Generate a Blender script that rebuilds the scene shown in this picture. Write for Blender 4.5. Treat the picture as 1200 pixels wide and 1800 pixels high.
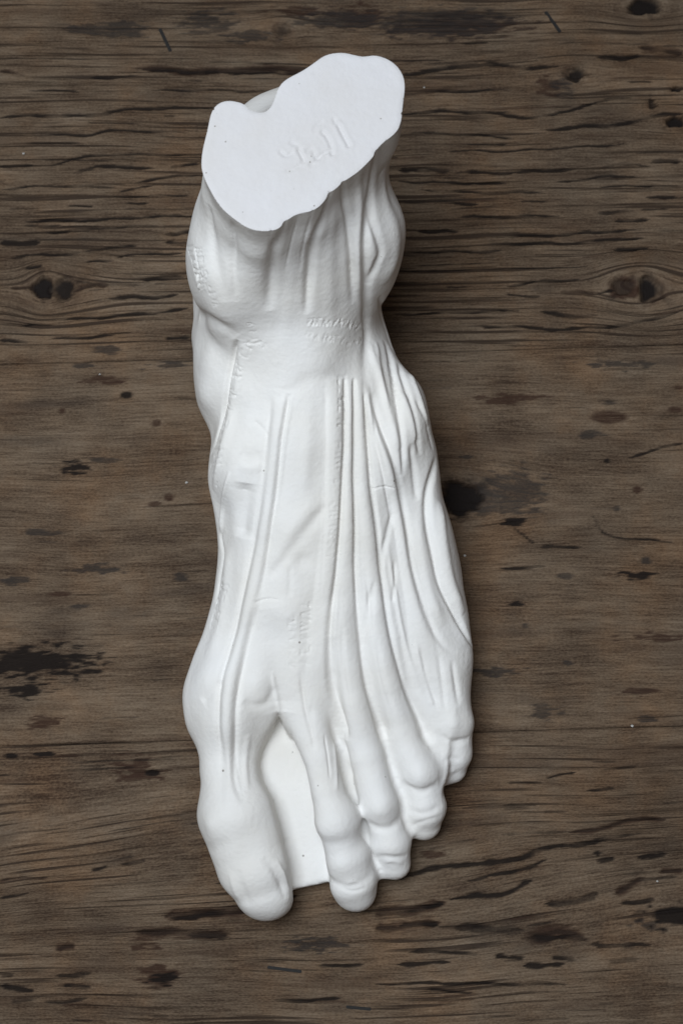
import bpy, bmesh, math, random
import numpy as np
from mathutils import Vector, Matrix
from mathutils.bvhtree import BVHTree
from mathutils.geometry import delaunay_2d_cdt

for o in list(bpy.data.objects):
    bpy.data.objects.remove(o)
scene = bpy.context.scene
COL = scene.collection
S = 0.01                                     # shapes are worked out in centimetres

# ------------------------------------------------------------------ camera
TILT = math.radians(14.0)
DIST = 57.0
FPX = 2800.0                                 # focal length in pixels of a 1200 x 1800 frame
CAM = np.array([0.0, -DIST * math.sin(TILT), DIST * math.cos(TILT)])
FWD = -CAM / DIST
UPV = np.array([0.0, math.cos(TILT), math.sin(TILT)])
cd = bpy.data.cameras.new('camera')
cam = bpy.data.objects.new('camera', cd)
COL.objects.link(cam)
cam.location = CAM * S
cam.rotation_euler = (TILT, 0, 0)
cd.sensor_fit = 'VERTICAL'
cd.sensor_height = 36.0
cd.lens = FPX / 1800.0 * 36.0
cd.clip_start = 0.02
cd.clip_end = 20.0
cd.dof.use_dof = True
cd.dof.focus_distance = 0.525
cd.dof.aperture_fstop = 18.0
scene.camera = cam

# ------------------------------------------------------------------ light
world = bpy.data.worlds.new('World')
scene.world = world
world.use_nodes = True
wb = world.node_tree.nodes['Background']
wb.inputs[0].default_value = (1.0, 0.80, 0.69, 1)
wb.inputs[1].default_value = 0.05


def area(name, loc, target, size, sy, energy, col, spread=180):
    l = bpy.data.lights.new(name, 'AREA')
    l.shape = 'RECTANGLE'
    l.size, l.size_y = size, sy
    l.energy = energy
    l.color = col
    l.spread = math.radians(spread)
    o = bpy.data.objects.new(name, l)
    COL.objects.link(o)
    o.location = loc
    o.rotation_euler = (Vector(target) - Vector(loc)).to_track_quat('-Z', 'Y').to_euler()
    return o


area('overhead_light', (-0.21, -0.02, 0.88), (0.0, -0.01, 0.04), 0.50, 0.50, 2.6, (0.865, 0.935, 1.0), 95)  # unseen overhead lamp, spread narrowed so its light fades towards the edges
area('warm_fill', (0.9, -0.5, 0.9), (0, 0, 0.03), 0.8, 0.8, 0.35, (1.0, 0.86, 0.76))  # faint fill lamp, added to warm the shaded sides

vs = scene.view_settings
vs.view_transform = 'Standard'
vs.look = 'None'
vs.exposure = 0.0
vs.gamma = 1.0
vs.use_curve_mapping = False
scene.cycles.use_denoising = True


# ------------------------------------------------------------------ helpers
def un(u, v, z):
    """point at height z (cm) that the photograph shows at pixel (u, v)"""
    d = FWD * FPX + np.array([1.0, 0, 0]) * (u - 600) + UPV * (900 - v)
    return CAM + d * ((z - CAM[2]) / d[2])


def proj(P):
    d = P - CAM
    zc = d @ FWD
    return np.stack([600 + FPX * d[:, 0] / zc, 900 - FPX * (d @ UPV) / zc], 1)


def spline(P, n):
    """Catmull-Rom through the rows of P, n points per span"""
    P = np.asarray(P, float)
    if len(P) == 2:
        t = np.linspace(0, 1, n + 1)[:, None]
        return P[0] * (1 - t) + P[1] * t
    Q = np.vstack([2 * P[0] - P[1], P, 2 * P[-1] - P[-2]])
    out = []
    t = np.linspace(0, 1, n, endpoint=False)[:, None]
    for i in range(1, len(Q) - 2):
        a, b, c, d = Q[i - 1], Q[i], Q[i + 1], Q[i + 2]
        out.append(0.5 * (2 * b + (c - a) * t + (2 * a - 5 * b + 4 * c - d) * t ** 2 + (3 * b - a - 3 * c + d) * t ** 3))
    out.append(P[-1:])
    return np.vstack(out)


def closed_spline(P, n):
    P = np.asarray(P, float)
    m = len(P)
    t = np.linspace(0, 1, n, endpoint=False)[:, None]
    out = []
    for i in range(m):
        a, b, c, d = P[i - 1], P[i], P[(i + 1) % m], P[(i + 2) % m]
        out.append(0.5 * (2 * b + (c - a) * t + (2 * a - 5 * b + 4 * c - d) * t ** 2 + (3 * b - a - 3 * c + d) * t ** 3))
    return np.vstack(out)


def poly_sdf(X, Y, P):
    """signed distance of points to polygon P, negative inside"""
    sh = X.shape
    x = X.ravel()[:, None].astype(np.float32)
    y = Y.ravel()[:, None].astype(np.float32)
    P = np.asarray(P, np.float32)
    A = P
    B = np.roll(P, -1, 0)
    ex, ey = (B - A)[:, 0][None], (B - A)[:, 1][None]
    wx, wy = x - A[:, 0][None], y - A[:, 1][None]
    t = np.clip((wx * ex + wy * ey) / (ex * ex + ey * ey + 1e-9), 0, 1)
    d2 = ((wx - ex * t) ** 2 + (wy - ey * t) ** 2).min(1)
    c = ((A[:, 1][None] > y) != (B[:, 1][None] > y)) & (wx < ex * wy / np.where(np.abs(ey) < 1e-9, 1e-9, ey))
    s = np.where(c.sum(1) % 2 == 1, -1.0, 1.0)
    return (s * np.sqrt(d2)).reshape(sh)


def smin(a, b, k):
    h = np.clip(0.5 + 0.5 * (b - a) / k, 0, 1)
    return b * (1 - h) + a * h - k * h * (1 - h)


def smax(a, b, k):
    return -smin(-a, -b, k)


def interp_rows(t, T, V):
    """smooth interpolation of rows V given at increasing parameters T"""
    V = np.asarray(V, float)
    i = int(np.clip(np.searchsorted(T, t) - 1, 0, len(T) - 2))
    h = T[i + 1] - T[i]
    s = min(max((t - T[i]) / h, 0), 1)
    m0 = (V[i + 1] - V[i - 1]) / (T[i + 1] - T[i - 1]) if i > 0 else (V[i + 1] - V[i]) / h
    m1 = (V[i + 2] - V[i]) / (T[i + 2] - T[i]) if i + 2 < len(T) else (V[i + 1] - V[i]) / h
    return ((2 * s ** 3 - 3 * s ** 2 + 1) * V[i] + (s ** 3 - 2 * s ** 2 + s) * h * m0
            + (-2 * s ** 3 + 3 * s ** 2) * V[i + 1] + (s ** 3 - s ** 2) * h * m1)


# ------------------------------------------------------------------ the plaster foot: its volume
H = 0.085
G0 = np.array([-7.0, -15.6, -0.45])
G1 = np.array([6.4, 15.6, 12.7])
N = np.ceil((G1 - G0) / H).astype(int)
gx = (G0[0] + H * np.arange(N[0])).astype(np.float32)
gy = (G0[1] + H * np.arange(N[1])).astype(np.float32)
gz = (G0[2] + H * np.arange(N[2])).astype(np.float32)
ZCUT = 12.0

# the outline of the foot from above: (u, v, height of the widest point)
LEFT = [(343, 560, 3.3), (337, 600, 3.3), (344, 650, 3.3), (348, 710, 3.3), (372, 770, 3.2), (371, 850, 3.4), (378, 910, 3.0), (382, 950, 2.7),
        (379, 1010, 2.5), (364, 1090, 2.3), (338, 1165, 2.1), (328, 1230, 2.0), (336, 1300, 1.8), (348, 1350, 1.7)]
RIGHT = [(662, 520, 3.0), (672, 560, 3.0), (700, 640, 3.2), (742, 700, 3.2), (761, 770, 3.0), (766, 830, 2.6), (795, 930, 2.1), (818, 1050, 1.9),
         (831, 1150, 1.7), (826, 1230, 1.5), (822, 1290, 1.3)]
Lp = np.array([list(un(*p)) for p in LEFT])
Rp = np.array([list(un(*p)) for p in RIGHT])
# hidden under the leg: the heel, written down from behind forwards
Lp = np.vstack([[(-3.3, 13.85, 2.8), (-4.3, 12.4, 2.8), (-4.8, 10.5, 3.0), (-5.1, 8.0, 3.2)], Lp])
Rp = np.vstack([[(-0.3, 13.85, 2.8), (0.7, 12.4, 2.8), (1.2, 10.5, 3.0), (1.35, 8.5, 3.0)], Rp])
# ridge of the instep: y, x, z, fullness of the inner and of the outer shoulder
TOP = np.array([(14.5, -1.8, 3.6, .9, .9), (13.7, -1.8, 4.6, .9, .9), (12.4, -1.7, 5.8, .8, .8), (10.5, -1.6, 6.4, .8, .8), (8, -1.6, 6.9, .8, .8), (5, -1.5, 6.9, .80, .72),
                (3.0, -1.3, 6.6, .80, .64), (1.5, -1.2, 6.2, .80, .60), (0, -1.2, 5.7, .79, .59), (-1.6, -1.3, 5.1, .78, .60), (-3.2, -1.5, 4.5, .78, .62),
                (-4.8, -1.8, 3.9, .78, .66), (-6.2, -2.2, 3.45, .78, .68), (-7.2, -2.4, 3.0, .74, .70), (-8.0, -2.0, 2.3, .8, .8), (-8.8, -1.0, 1.7, .8, .8)])


def curve_at(y, P):
    o = np.argsort(P[:, 1])
    return interp_rows(y, P[o, 1], P[o][:, [0, 2]])


def body_section(y):
    o = np.argsort(TOP[:, 0])
    tx, tz, fl, fr = interp_rows(y, TOP[o, 0], TOP[o, 1:])
    xl, zl = curve_at(y, Lp)
    xr, zr = curve_at(y, Rp)
    if y > 13.85:                                            # the heel closes
        s = math.sqrt(max(0.0, 1 - ((y - 13.85) / 0.75) ** 2))
        c = -1.8
        xl, xr, tz = c + (xl - c) * s, c + (xr - c) * s, 2.6 + (tz - 2.6) * s
    arch = math.exp(-((y - 0.5) / 4.5) ** 2)
    lift = 0.9 * max(0.0, min(1.0, (y - 12.3) / 2.0))
    zl, zr = min(zl, tz * .7), min(zr, tz * .7)
    lower = max(0.0, -6.8 - y) * .5
    return closed_spline([(xl, zl), (xl + .10 * (tx - xl), zl + .36 * (tz - zl)), (xl + .36 * (tx - xl), zl + fl * (tz - zl)),
                          (xl + .72 * (tx - xl), zl + .965 * (tz - zl)), (tx, tz), (tx + .28 * (xr - tx), zr + (.80 + .13 * fr) * (tz - zr)),
                          (tx + .60 * (xr - tx), zr + fr * (tz - zr)), (tx + .90 * (xr - tx), zr + .36 * (tz - zr)), (xr, zr),
                          (xr - .18, zr * .45), (xr - .9, -.25 + lift), (tx * .5, -.3 + lift), (xl + .9 + 1.2 * arch, -.25 + lift + .9 * arch), (xl + .22 + .45 * arch, zl * .42)], 5)


# lofts are sampled on every second grid point and interpolated
N += 1 - N % 2
gx, gy, gz = [(G0[i] + H * np.arange(N[i])).astype(np.float32) for i in range(3)]
cx, cy, cz = gx[::2], gy[::2], gz[::2]


def fine(C):
    for ax in range(3):
        sh = list(C.shape)
        sh[ax] = 2 * sh[ax] - 1
        O = np.empty(sh, np.float32)
        i0, i1, lo, hi = [[slice(None)] * 3 for _ in range(4)]
        i0[ax], i1[ax], lo[ax], hi[ax] = slice(0, None, 2), slice(1, None, 2), slice(0, -1), slice(1, None)
        O[tuple(i0)] = C
        O[tuple(i1)] = 0.5 * (C[tuple(lo)] + C[tuple(hi)])
        C = O
    return C


XZx, XZz = np.meshgrid(cx, cz[cz < 9.0], indexing='ij')
nzb = XZx.shape[1]
FC = np.full((len(cx), len(cy), len(cz)), 3.0, np.float32)
for j, y in enumerate(cy):
    FC[:, j, :nzb] = poly_sdf(XZx, XZz, body_section(min(max(float(y), -8.7), 14.58)))
FC = smax(smax(FC, -8.3 - cy[None, :, None], 0.8), cy[None, :, None] - 14.55, 0.1).astype(np.float32)

# the leg: sections across it, from the sawn face downwards
CUT = [(354, 284), (360, 240), (370, 200), (384, 182), (404, 176), (428, 182), (440, 194), (462, 200), (476, 192), (484, 176), (488, 160), (500, 142),
       (532, 124), (552, 110), (572, 97), (600, 92), (624, 96), (638, 99), (660, 98), (684, 107), (702, 124), (710, 148), (708, 188), (704, 212), (694, 232),
       (668, 256), (656, 276), (628, 304), (602, 323), (580, 342), (564, 362), (548, 372), (530, 375), (512, 381), (500, 394), (480, 404), (456, 405),
       (436, 399), (416, 386), (388, 362), (366, 328), (356, 304)]
cutw = np.array([un(u, v, ZCUT)[:2] for u, v in CUT])
TH = np.linspace(-math.pi, math.pi, 180, endpoint=False)


def polar(P, c):
    Q = closed_spline(P, 6) - np.array(c)
    a = np.arctan2(Q[:, 1], Q[:, 0])
    o = np.argsort(a)
    return np.interp(TH, a[o], np.hypot(Q[:, 0], Q[:, 1])[o], period=2 * math.pi)


def oval(c, front, back, left, right):
    """rounded section through given reaches from c"""
    P = []
    for t in np.linspace(0, 2 * math.pi, 24, endpoint=False):
        rx = right if math.cos(t) > 0 else left
        ry = back if math.sin(t) > 0 else front
        P.append((c[0] + rx * math.cos(t), c[1] + ry * math.sin(t)))
    return polar(P, c)


c12 = (-1.25, 8.35)
r12 = polar(cutw, c12)
LEGZ = [3.0, 5.0, 6.5, 7.8, 8.8, 9.8, 10.8, 12.0, 13.6]
LEGC = [(-1.7, 8.6), (-1.65, 8.5), (-1.6, 8.4), (-1.5, 8.3), (-1.45, 8.3), (-1.4, 8.3), (-1.3, 8.3), c12, c12]
o65 = oval((-1.6, 8.4), 5.0, 4.9, 3.1, 2.75)
o78 = oval((-1.5, 8.3), 4.25, 4.1, 3.0, 2.75)
o88 = oval((-1.45, 8.3), 3.65, 3.7, 2.95, 2.75)
o98 = oval((-1.4, 8.3), 3.3, 3.4, 2.9, 2.9)
LEGR = [oval((-1.7, 8.6), 4, 5.2, 3.0, 2.7), oval((-1.65, 8.5), 4.5, 5.1, 3.0, 2.7), o65, np.maximum(.92 * r12, .8 * o78 + .2 * r12),
        np.maximum(.6 * o88 + .4 * r12, .96 * r12), np.maximum(.35 * o98 + .65 * r12, .99 * r12), np.maximum(.12 * o98 + .88 * r12, r12), r12, r12]
flare = np.exp(-((np.mod(TH, 2 * math.pi) - math.radians(228)) / math.radians(38)) ** 2)
for i, f in ((3, .03), (4, .06), (5, .06), (6, .035)):
    LEGR[i] = LEGR[i] * (1 + f * flare)
LEGC, LEGR = np.array(LEGC), np.array(LEGR)
XYx, XYy = np.meshgrid(cx, cy[cy > 0.0], indexing='ij')
j0 = int(np.argmax(cy > 0.0))
LEG = np.full_like(FC, 3.0)
for k, z in enumerate(cz):
    if z < 3.0:
        continue
    c = interp_rows(float(z), LEGZ, LEGC)
    r = interp_rows(float(z), LEGZ, LEGR)
    P = np.stack([c[0] + r * np.cos(TH), c[1] + r * np.sin(TH)], 1)
    LEG[:, j0:, k] = poly_sdf(XYx, XYy, P[::2])
F = fine(smin(FC, LEG, 1.2).astype(np.float32))
del LEG, FC
# the outline of the sawn end is sampled on the full grid
XYx, XYy = np.meshgrid(gx, gy[gy > 3.0], indexing='ij')
j0 = int(np.argmax(gy > 3.0))
SAWN = poly_sdf(XYx, XYy, closed_spline(cutw, 4))
for k, z in enumerate(gz):
    t = min(max((z - 10.4) / 1.0, 0), 1)
    t = t * t * (3 - 2 * t)
    if t > 0:
        F[:, j0:, k] = F[:, j0:, k] * (1 - t) + SAWN * t


def local(c, r):
    lo = [max(0, int((c[i] - r[i] - G0[i]) / H)) for i in range(3)]
    hi = [min(int(N[i]), int((c[i] + r[i] - G0[i]) / H) + 2) for i in range(3)]
    sl = tuple(slice(lo[i], hi[i]) for i in range(3))
    return sl, gx[sl[0]][:, None, None], gy[sl[1]][None, :, None], gz[sl[2]][None, None, :]


def ellipsoid(c, r, k, rot=0.0):
    """melt an ellipsoid into the volume; rot turns it about z"""
    m = max(r) + k + .6
    sl, X, Y, Z = local(c, (m, m, m))
    ca, sa = math.cos(rot), math.sin(rot)
    dx, dy, dz = X - c[0], Y - c[1], Z - c[2]
    a, b = ca * dx + sa * dy, -sa * dx + ca * dy
    q = np.sqrt((a / r[0]) ** 2 + (b / r[1]) ** 2 + (dz / r[2]) ** 2)
    g = np.sqrt((a / r[0] ** 2) ** 2 + (b / r[1] ** 2) ** 2 + (dz / r[2] ** 2) ** 2) + 1e-6
    F[sl] = smin(F[sl], (q * (q - 1) / g).astype(np.float32), k)


def chain(P, k, flat=1.0):
    """melt a chain of spheres (x, y, z, r) into the volume, one round cone per link"""
    P = np.asarray(P, float)
    lo, hi = (P[:, :3] - P[:, 3:] - k - .5).min(0), (P[:, :3] + P[:, 3:] + k + .5).max(0)
    sl, X, Y, Z = local((lo + hi) / 2, (hi - lo) / 2)
    best = None
    for a, b in zip(P[:-1], P[1:]):
        e = b[:3] - a[:3]
        t = np.clip(((X - a[0]) * e[0] + (Y - a[1]) * e[1] + (Z - a[2]) * e[2]) / (e @ e), 0, 1)
        ts = t * t * (3 - 2 * t)
        d = np.sqrt((X - a[0] - e[0] * t) ** 2 + (Y - a[1] - e[1] * t) ** 2 + ((Z - a[2] - e[2] * t) / flat) ** 2) - (a[3] + (b[3] - a[3]) * ts)
        best = d if best is None else smin(best, d, 0.12)
    F[sl] = smin(F[sl], best.astype(np.float32), k)


def px_chain(Q, k, flat=1.0):
    chain([(*un(u, v, z), r) for u, v, z, r in Q], k, flat)


# ankle bones
ellipsoid(un(398, 474, 7.4), (1.2, 1.9, 2.0), 1.2, 0.15)
ellipsoid(un(640, 432, 7.0), (1.3, 1.6, 2.5), 1.3, -0.2)
# inner side below the ankle: heel, head of the talus, navicular
ellipsoid(un(402, 640, 4.3), (1.0, 1.7, 1.3), 0.7)
ellipsoid(un(430, 800, 4.4), (0.9, 1.5, 1.2), 0.7)
# outer side: short extensor belly, base of the fifth metatarsal
ellipsoid(un(686, 770, 4.0), (1.0, 2.0, 1.1), 0.8, -0.3)
ellipsoid(un(718, 830, 2.8), (0.9, 1.2, 1.1), 0.6)
# ball of the foot
ellipsoid(un(413, 1225, 1.75), (1.38, 1.9, 1.7), 0.6)
ellipsoid(un(455, 1205, 2.2), (0.75, 1.0, 1.0), 0.4)

TOES = {
    'big_toe': ([(396, 1225, 1.75, 1.3), (404, 1350, 1.55, 1.03), (419, 1436, 1.55, 1.33), (449, 1522, 1.30, 1.25), (464, 1563, 1.1, 1.05)], .45, .98),
    'second_toe': ([(500, 1080, 3.4, .75), (532, 1230, 2.35, .78), (560, 1330, 2.15, .62), (573, 1392, 2.1, .58), (591, 1443, 2.0, .77), (599, 1478, 1.75, .66), (608, 1508, 1.5, .76), (620, 1548, 1.05, .83), (624, 1564, .85, .75)], .35, 1.0),
    'third_toe': ([(590, 1080, 3.2, .7), (618, 1230, 2.35, .70), (644, 1330, 2.0, .55), (668, 1414, 1.8, .63), (679, 1452, 1.45, .53), (688, 1482, 1.25, .61), (693, 1518, .8, .58)], .3, 1.0),
    'fourth_toe': ([(652, 1080, 2.9, .7), (682, 1200, 2.2, .70), (708, 1290, 1.85, .56), (738, 1360, 1.65, .67), (743, 1391, 1.35, .60), (747, 1417, 1.15, .72), (743, 1444, .75, .62)], .3, 1.0),
    'little_toe': ([(742, 1080, 2.3, .7), (775, 1180, 1.85, .75), (795, 1270, 1.45, .70), (797, 1302, 1.1, .60), (797, 1322, .95, .63), (793, 1349, .65, .52)], .3, 1.0),
}
for Q, k, fl in TOES.values():
    px_chain(Q, k, fl)


def web_a_z(y):
    return .80 + .13 * (y + 13.0)


def web_b_z(y):
    return .82 + .26 * (y + 12.7)


def prism(poly_px, z):
    P = np.array([un(u, v, z)[:2] for u, v in poly_px])
    lo, hi = P.min(0) - 1, P.max(0) + 1
    sl, X, Y, Z = local(((lo[0] + hi[0]) / 2, (lo[1] + hi[1]) / 2, 2), ((hi[0] - lo[0]) / 2, (hi[1] - lo[1]) / 2, 3))
    A, B = np.meshgrid(X.ravel(), Y.ravel(), indexing='ij')
    return sl, poly_sdf(A, B, P)[:, :, None], Y, Z


def plate(poly_px, top, k):
    """plaster left standing between the toes"""
    sl, d, Y, Z = prism(poly_px, .7)
    F[sl] = smin(F[sl], smax(d, Z - top(Y), 0.12).astype(np.float32), k)


# the gap beside the big toe
GAP = [(492, 1262), (472, 1300), (457, 1345), (461, 1372), (479, 1402), (491, 1450), (512, 1535), (518, 1600), (580, 1600), (576, 1552), (569, 1505), (552, 1450), (545, 1392), (535, 1352), (515, 1312)]
sl, d, Y, Z = prism(GAP, 1.2)
F[sl] = smax(F[sl], -smax(d, .3 - Z, .1), .22).astype(np.float32)
WEB_A = [(492, 1240), (430, 1300), (430, 1420), (495, 1568), (592, 1547), (575, 1420), (540, 1330)]
WEB_B = [(560, 1270), (590, 1420), (612, 1540), (674, 1541), (716, 1472), (782, 1374), (790, 1260), (700, 1230)]
plate(WEB_A, web_a_z, 0.07)
plate(WEB_B, web_b_z, 0.35)
F = smax(F, -gz[None, None, :], 0.15).astype(np.float32)


# ------------------------------------------------------------------ its skin
def surface_nets(F):
    s = F < 0
    n = [d - 1 for d in F.shape]
    cnt = np.zeros(n, np.int8)
    for dx in (0, 1):
        for dy in (0, 1):
            for dz in (0, 1):
                cnt += s[dx:dx + n[0], dy:dy + n[1], dz:dz + n[2]]
    act = (cnt > 0) & (cnt < 8)
    ids = np.full(n, -1, np.int64)
    I = np.argwhere(act)
    ids[act] = np.arange(len(I))
    acc = np.zeros((len(I), 3))
    w = np.zeros(len(I))
    corners = [(a, b, c) for a in (0, 1) for b in (0, 1) for c in (0, 1)]
    for a in corners:
        for ax in range(3):
            if a[ax]:
                continue
            b = list(a)
            b[ax] = 1
            fa = F[I[:, 0] + a[0], I[:, 1] + a[1], I[:, 2] + a[2]]
            fb = F[I[:, 0] + b[0], I[:, 1] + b[1], I[:, 2] + b[2]]
            m = (fa < 0) != (fb < 0)
            t = fa / np.where(np.abs(fa - fb) < 1e-9, 1e-9, fa - fb)
            p = np.tile(np.array(a, float), (len(I), 1))
            p[:, ax] = t
            acc[m] += p[m]
            w[m] += 1
    V = G0 + H * (I + acc / w[:, None])
    quads = []
    for ax in range(3):
        o1, o2 = (ax + 1) % 3, (ax + 2) % 3
        A = [slice(None)] * 3
        B = [slice(None)] * 3
        A[ax], B[ax] = slice(0, -1), slice(1, None)
        sa, sb = s[tuple(A)], s[tuple(B)]
        E = np.argwhere(sa != sb)
        E = E[(E[:, o1] > 0) & (E[:, o2] > 0) & (E[:, o1] < F.shape[o1] - 1) & (E[:, o2] < F.shape[o2] - 1)]
        q = []
        for d1, d2 in ((0, 0), (1, 0), (1, 1), (0, 1)):
            K = E.copy()
            K[:, o1] -= d1
            K[:, o2] -= d2
            q.append(ids[K[:, 0], K[:, 1], K[:, 2]])
        q = np.stack(q, 1)
        flip = ~sa[E[:, 0], E[:, 1], E[:, 2]]
        q[flip] = q[flip][:, ::-1]
        quads.append(q)
    return V, np.vstack(quads)


def smooth_mesh(V, Q, it, lam=0.55, mu=-0.57):
    e = np.vstack([Q[:, [0, 1]], Q[:, [1, 2]], Q[:, [2, 3]], Q[:, [3, 0]]])
    n = len(V)
    deg = np.bincount(e[:, 0], minlength=n) + np.bincount(e[:, 1], minlength=n)
    for i in range(it):
        for f in (lam, mu):
            L = np.zeros_like(V)
            for c in range(3):
                L[:, c] = (np.bincount(e[:, 0], V[e[:, 1], c], n) + np.bincount(e[:, 1], V[e[:, 0], c], n)) / np.maximum(deg, 1) - V[:, c]
            V = V + f * L
    return V


def bsum(i, W, n):
    return np.stack([np.bincount(i, W[:, c], n) for c in range(3)], 1)


def catmull_clark(V, Q):
    n, m = len(V), len(Q)
    fp = V[Q].mean(1)
    A = Q.ravel()
    B = np.roll(Q, -1, 1).ravel()
    key = np.minimum(A, B).astype(np.int64) * n + np.maximum(A, B)
    uk, inv = np.unique(key, return_inverse=True)
    ne = len(uk)
    ea, eb = uk // n, uk % n
    mid = (V[ea] + V[eb]) / 2
    fcount = np.bincount(inv, minlength=ne)
    fsum = bsum(inv, np.repeat(fp, 4, 0), ne)
    ep = np.where(fcount[:, None] == 2, (2 * mid + fsum) / 4, mid)
    val = np.bincount(ea, minlength=n) + np.bincount(eb, minlength=n)
    R = (bsum(ea, mid, n) + bsum(eb, mid, n)) / np.maximum(val, 1)[:, None]
    nf = np.bincount(A, minlength=n)
    FQ = bsum(A, np.repeat(fp, 4, 0), n) / np.maximum(nf, 1)[:, None]
    k = np.maximum(val, 1)[:, None]
    vp = np.where((nf == val)[:, None], (FQ + 2 * R + (k - 3) * V) / k, V)
    e = inv.reshape(-1, 4) + n
    f = np.arange(m) + n + ne
    NQ = np.concatenate([np.stack([Q[:, c], e[:, c], f, e[:, c - 1]], 1) for c in range(4)])
    return np.vstack([vp, ep, fp]), NQ


def mesh_from(name, V, Q):
    me = bpy.data.meshes.new(name)
    Q = np.asarray(Q)
    k = Q.shape[1]
    me.vertices.add(len(V))
    me.vertices.foreach_set('co', np.asarray(V, np.float32).ravel())
    me.loops.add(Q.size)
    me.loops.foreach_set('vertex_index', Q.astype(np.int32).ravel())
    me.polygons.add(len(Q))
    me.polygons.foreach_set('loop_start', np.arange(0, Q.size, k, dtype=np.int32))
    me.polygons.foreach_set('loop_total', np.full(len(Q), k, np.int32))
    me.update(calc_edges=True)
    me.polygons.foreach_set('use_smooth', np.ones(len(Q), bool))
    return me


def mesh_arrays(me):
    V = np.empty(len(me.vertices) * 3, np.float32)
    me.vertices.foreach_get('co', V)
    Q = np.empty(len(me.loops), np.int32)
    me.loops.foreach_get('vertex_index', Q)
    return V.reshape(-1, 3).astype(float), Q.reshape(-1, 4)


def normals(V, Q):
    n = np.cross(V[Q[:, 2]] - V[Q[:, 0]], V[Q[:, 3]] - V[Q[:, 1]])
    out = np.zeros_like(V)
    for c in range(4):
        for a in range(3):
            out[:, a] += np.bincount(Q[:, c], n[:, a], len(V))
    return out / (np.linalg.norm(out, axis=1, keepdims=True) + 1e-12)


V, Q = surface_nets(F)
V = smooth_mesh(V, Q, 6)
bvh = BVHTree.FromPolygons([tuple(v) for v in V], [tuple(int(i) for i in q) for q in Q])
V, Q = catmull_clark(V, Q)
NRM = normals(V, Q)

# ------------------------------------------------------------------ tendons, folds and scratches worked into the skin
V32 = V.astype(np.float32)
DISP = np.zeros(len(V), np.float32)


def hit(u, v):
    """where the line of sight through a pixel of the photograph meets the bare form"""
    d = FWD * FPX + np.array([1.0, 0, 0]) * (u - 600) + UPV * (900 - v)
    r = bvh.ray_cast(Vector(CAM), Vector(d).normalized())
    return np.array(r[0]) if r[0] is not None else None


def stroke(px, w, h, prof='g', taper=(.15, .15), n=6, world=False):
    """raise (h > 0) or cut (h < 0) the skin along a curve; w is the half width in cm, one value or one per point"""
    if world:
        C = np.asarray(px, float)
    else:
        C = [hit(u, v) for u, v in spline(px, n)]
        C = np.array([c for c in C if c is not None])
    if len(C) < 2:
        return
    s = np.concatenate([[0], np.cumsum(np.linalg.norm(np.diff(C, axis=0), axis=1))])
    L = s[-1]
    w = np.atleast_1d(np.asarray(w, float))
    ws = np.interp(s / L, np.linspace(0, 1, len(w)), w)
    R = ws.max() * (1.8 if prof == 'g' else 1.3)
    lo, hi = C.min(0) - R, C.max(0) + R
    m = np.flatnonzero((V32[:, 1] > lo[1]) & (V32[:, 1] < hi[1]))
    P = V32[m]
    k = (P[:, 0] > lo[0]) & (P[:, 0] < hi[0]) & (P[:, 2] > lo[2]) & (P[:, 2] < hi[2])
    m, P = m[k], P[k]
    if not len(m):
        return
    best = np.full(len(m), 1e9, np.float32)
    bs = np.zeros(len(m), np.float32)
    for i in range(len(C) - 1):
        a, e = C[i], C[i + 1] - C[i]
        l2 = e @ e + 1e-12
        q = P - a.astype(np.float32)
        t = np.clip((q @ e.astype(np.float32)) / l2, 0, 1)
        d = ((q - t[:, None] * e.astype(np.float32)) ** 2).sum(1)
        b = d < best
        best[b] = d[b]
        bs[b] = s[i] + t[b] * (s[i + 1] - s[i])
    d = np.sqrt(best)
    f = bs / L
    x = d / np.interp(f, s / L, ws)
    if prof == 'g':
        p = np.exp(-2 * x * x)
    elif prof == 'r':
        p = np.clip(1 - (x / 1.25) ** 2, 0, 1) ** 1.15
    elif prof == 'v':
        p = np.clip(1 - x, 0, 1) ** 1.3
    elif prof == 'f':
        t = np.clip((1 - x) / .35, 0, 1)
        p = t * t * (3 - 2 * t)
    t0, t1 = taper
    if t0:
        p = p * np.clip(f / t0, 0, 1) ** .7
    if t1:
        p = p * np.clip((1 - f) / t1, 0, 1) ** .7
    DISP[m] += (h * p).astype(np.float32)


def bump(u, v, r, h):
    c = hit(u, v)
    if c is None:
        return
    q = V32 - c.astype(np.float32)
    m = np.abs(q).max(1) < 2 * r
    d = (q[m] ** 2).sum(1)
    DISP[m] += h * np.exp(-2 * d / (r * r))


# --- front of the ankle: tendons and the furrows between them
stroke([(411, 388), (410, 425), (410, 460), (414, 506), (412, 530)], [.14, .2, .22, .2, .2], -.11, 'g', (.35, .35))
stroke([(509, 372), (496, 408), (484, 436), (478, 480), (472, 545)], [.14, .24, .28, .28, .26], -.20, 'g', (.35, .35))
stroke([(584, 332), (562, 396), (550, 440), (542, 500), (538, 552)], [.13, .2, .22, .2, .17], -.20, 'g', (.35, .25))
stroke([(603, 315), (606, 360), (612, 392), (618, 460), (620, 534)], [.1, .14, .16, .18, .18], -.15, 'g', (.35, .3))
stroke([(664, 250), (656, 300), (650, 340), (646, 380), (641, 440), (644, 500), (645, 596), (641, 652), (650, 690)], [.12, .2, .24, .22, .2, .22, .3, .3, .22], -.15, 'g', (.35, .3))
stroke([(652, 340), (656, 390), (670, 440), (664, 464), (648, 506)], .18, -.13, 'g', (.2, .2))
stroke([(672, 300), (680, 350), (692, 400), (694, 450), (676, 500)], .45, .10, 'g')
stroke([(440, 398), (446, 450), (446, 520), (450, 580)], .5, .04, 'g', (.35, .5))
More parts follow.
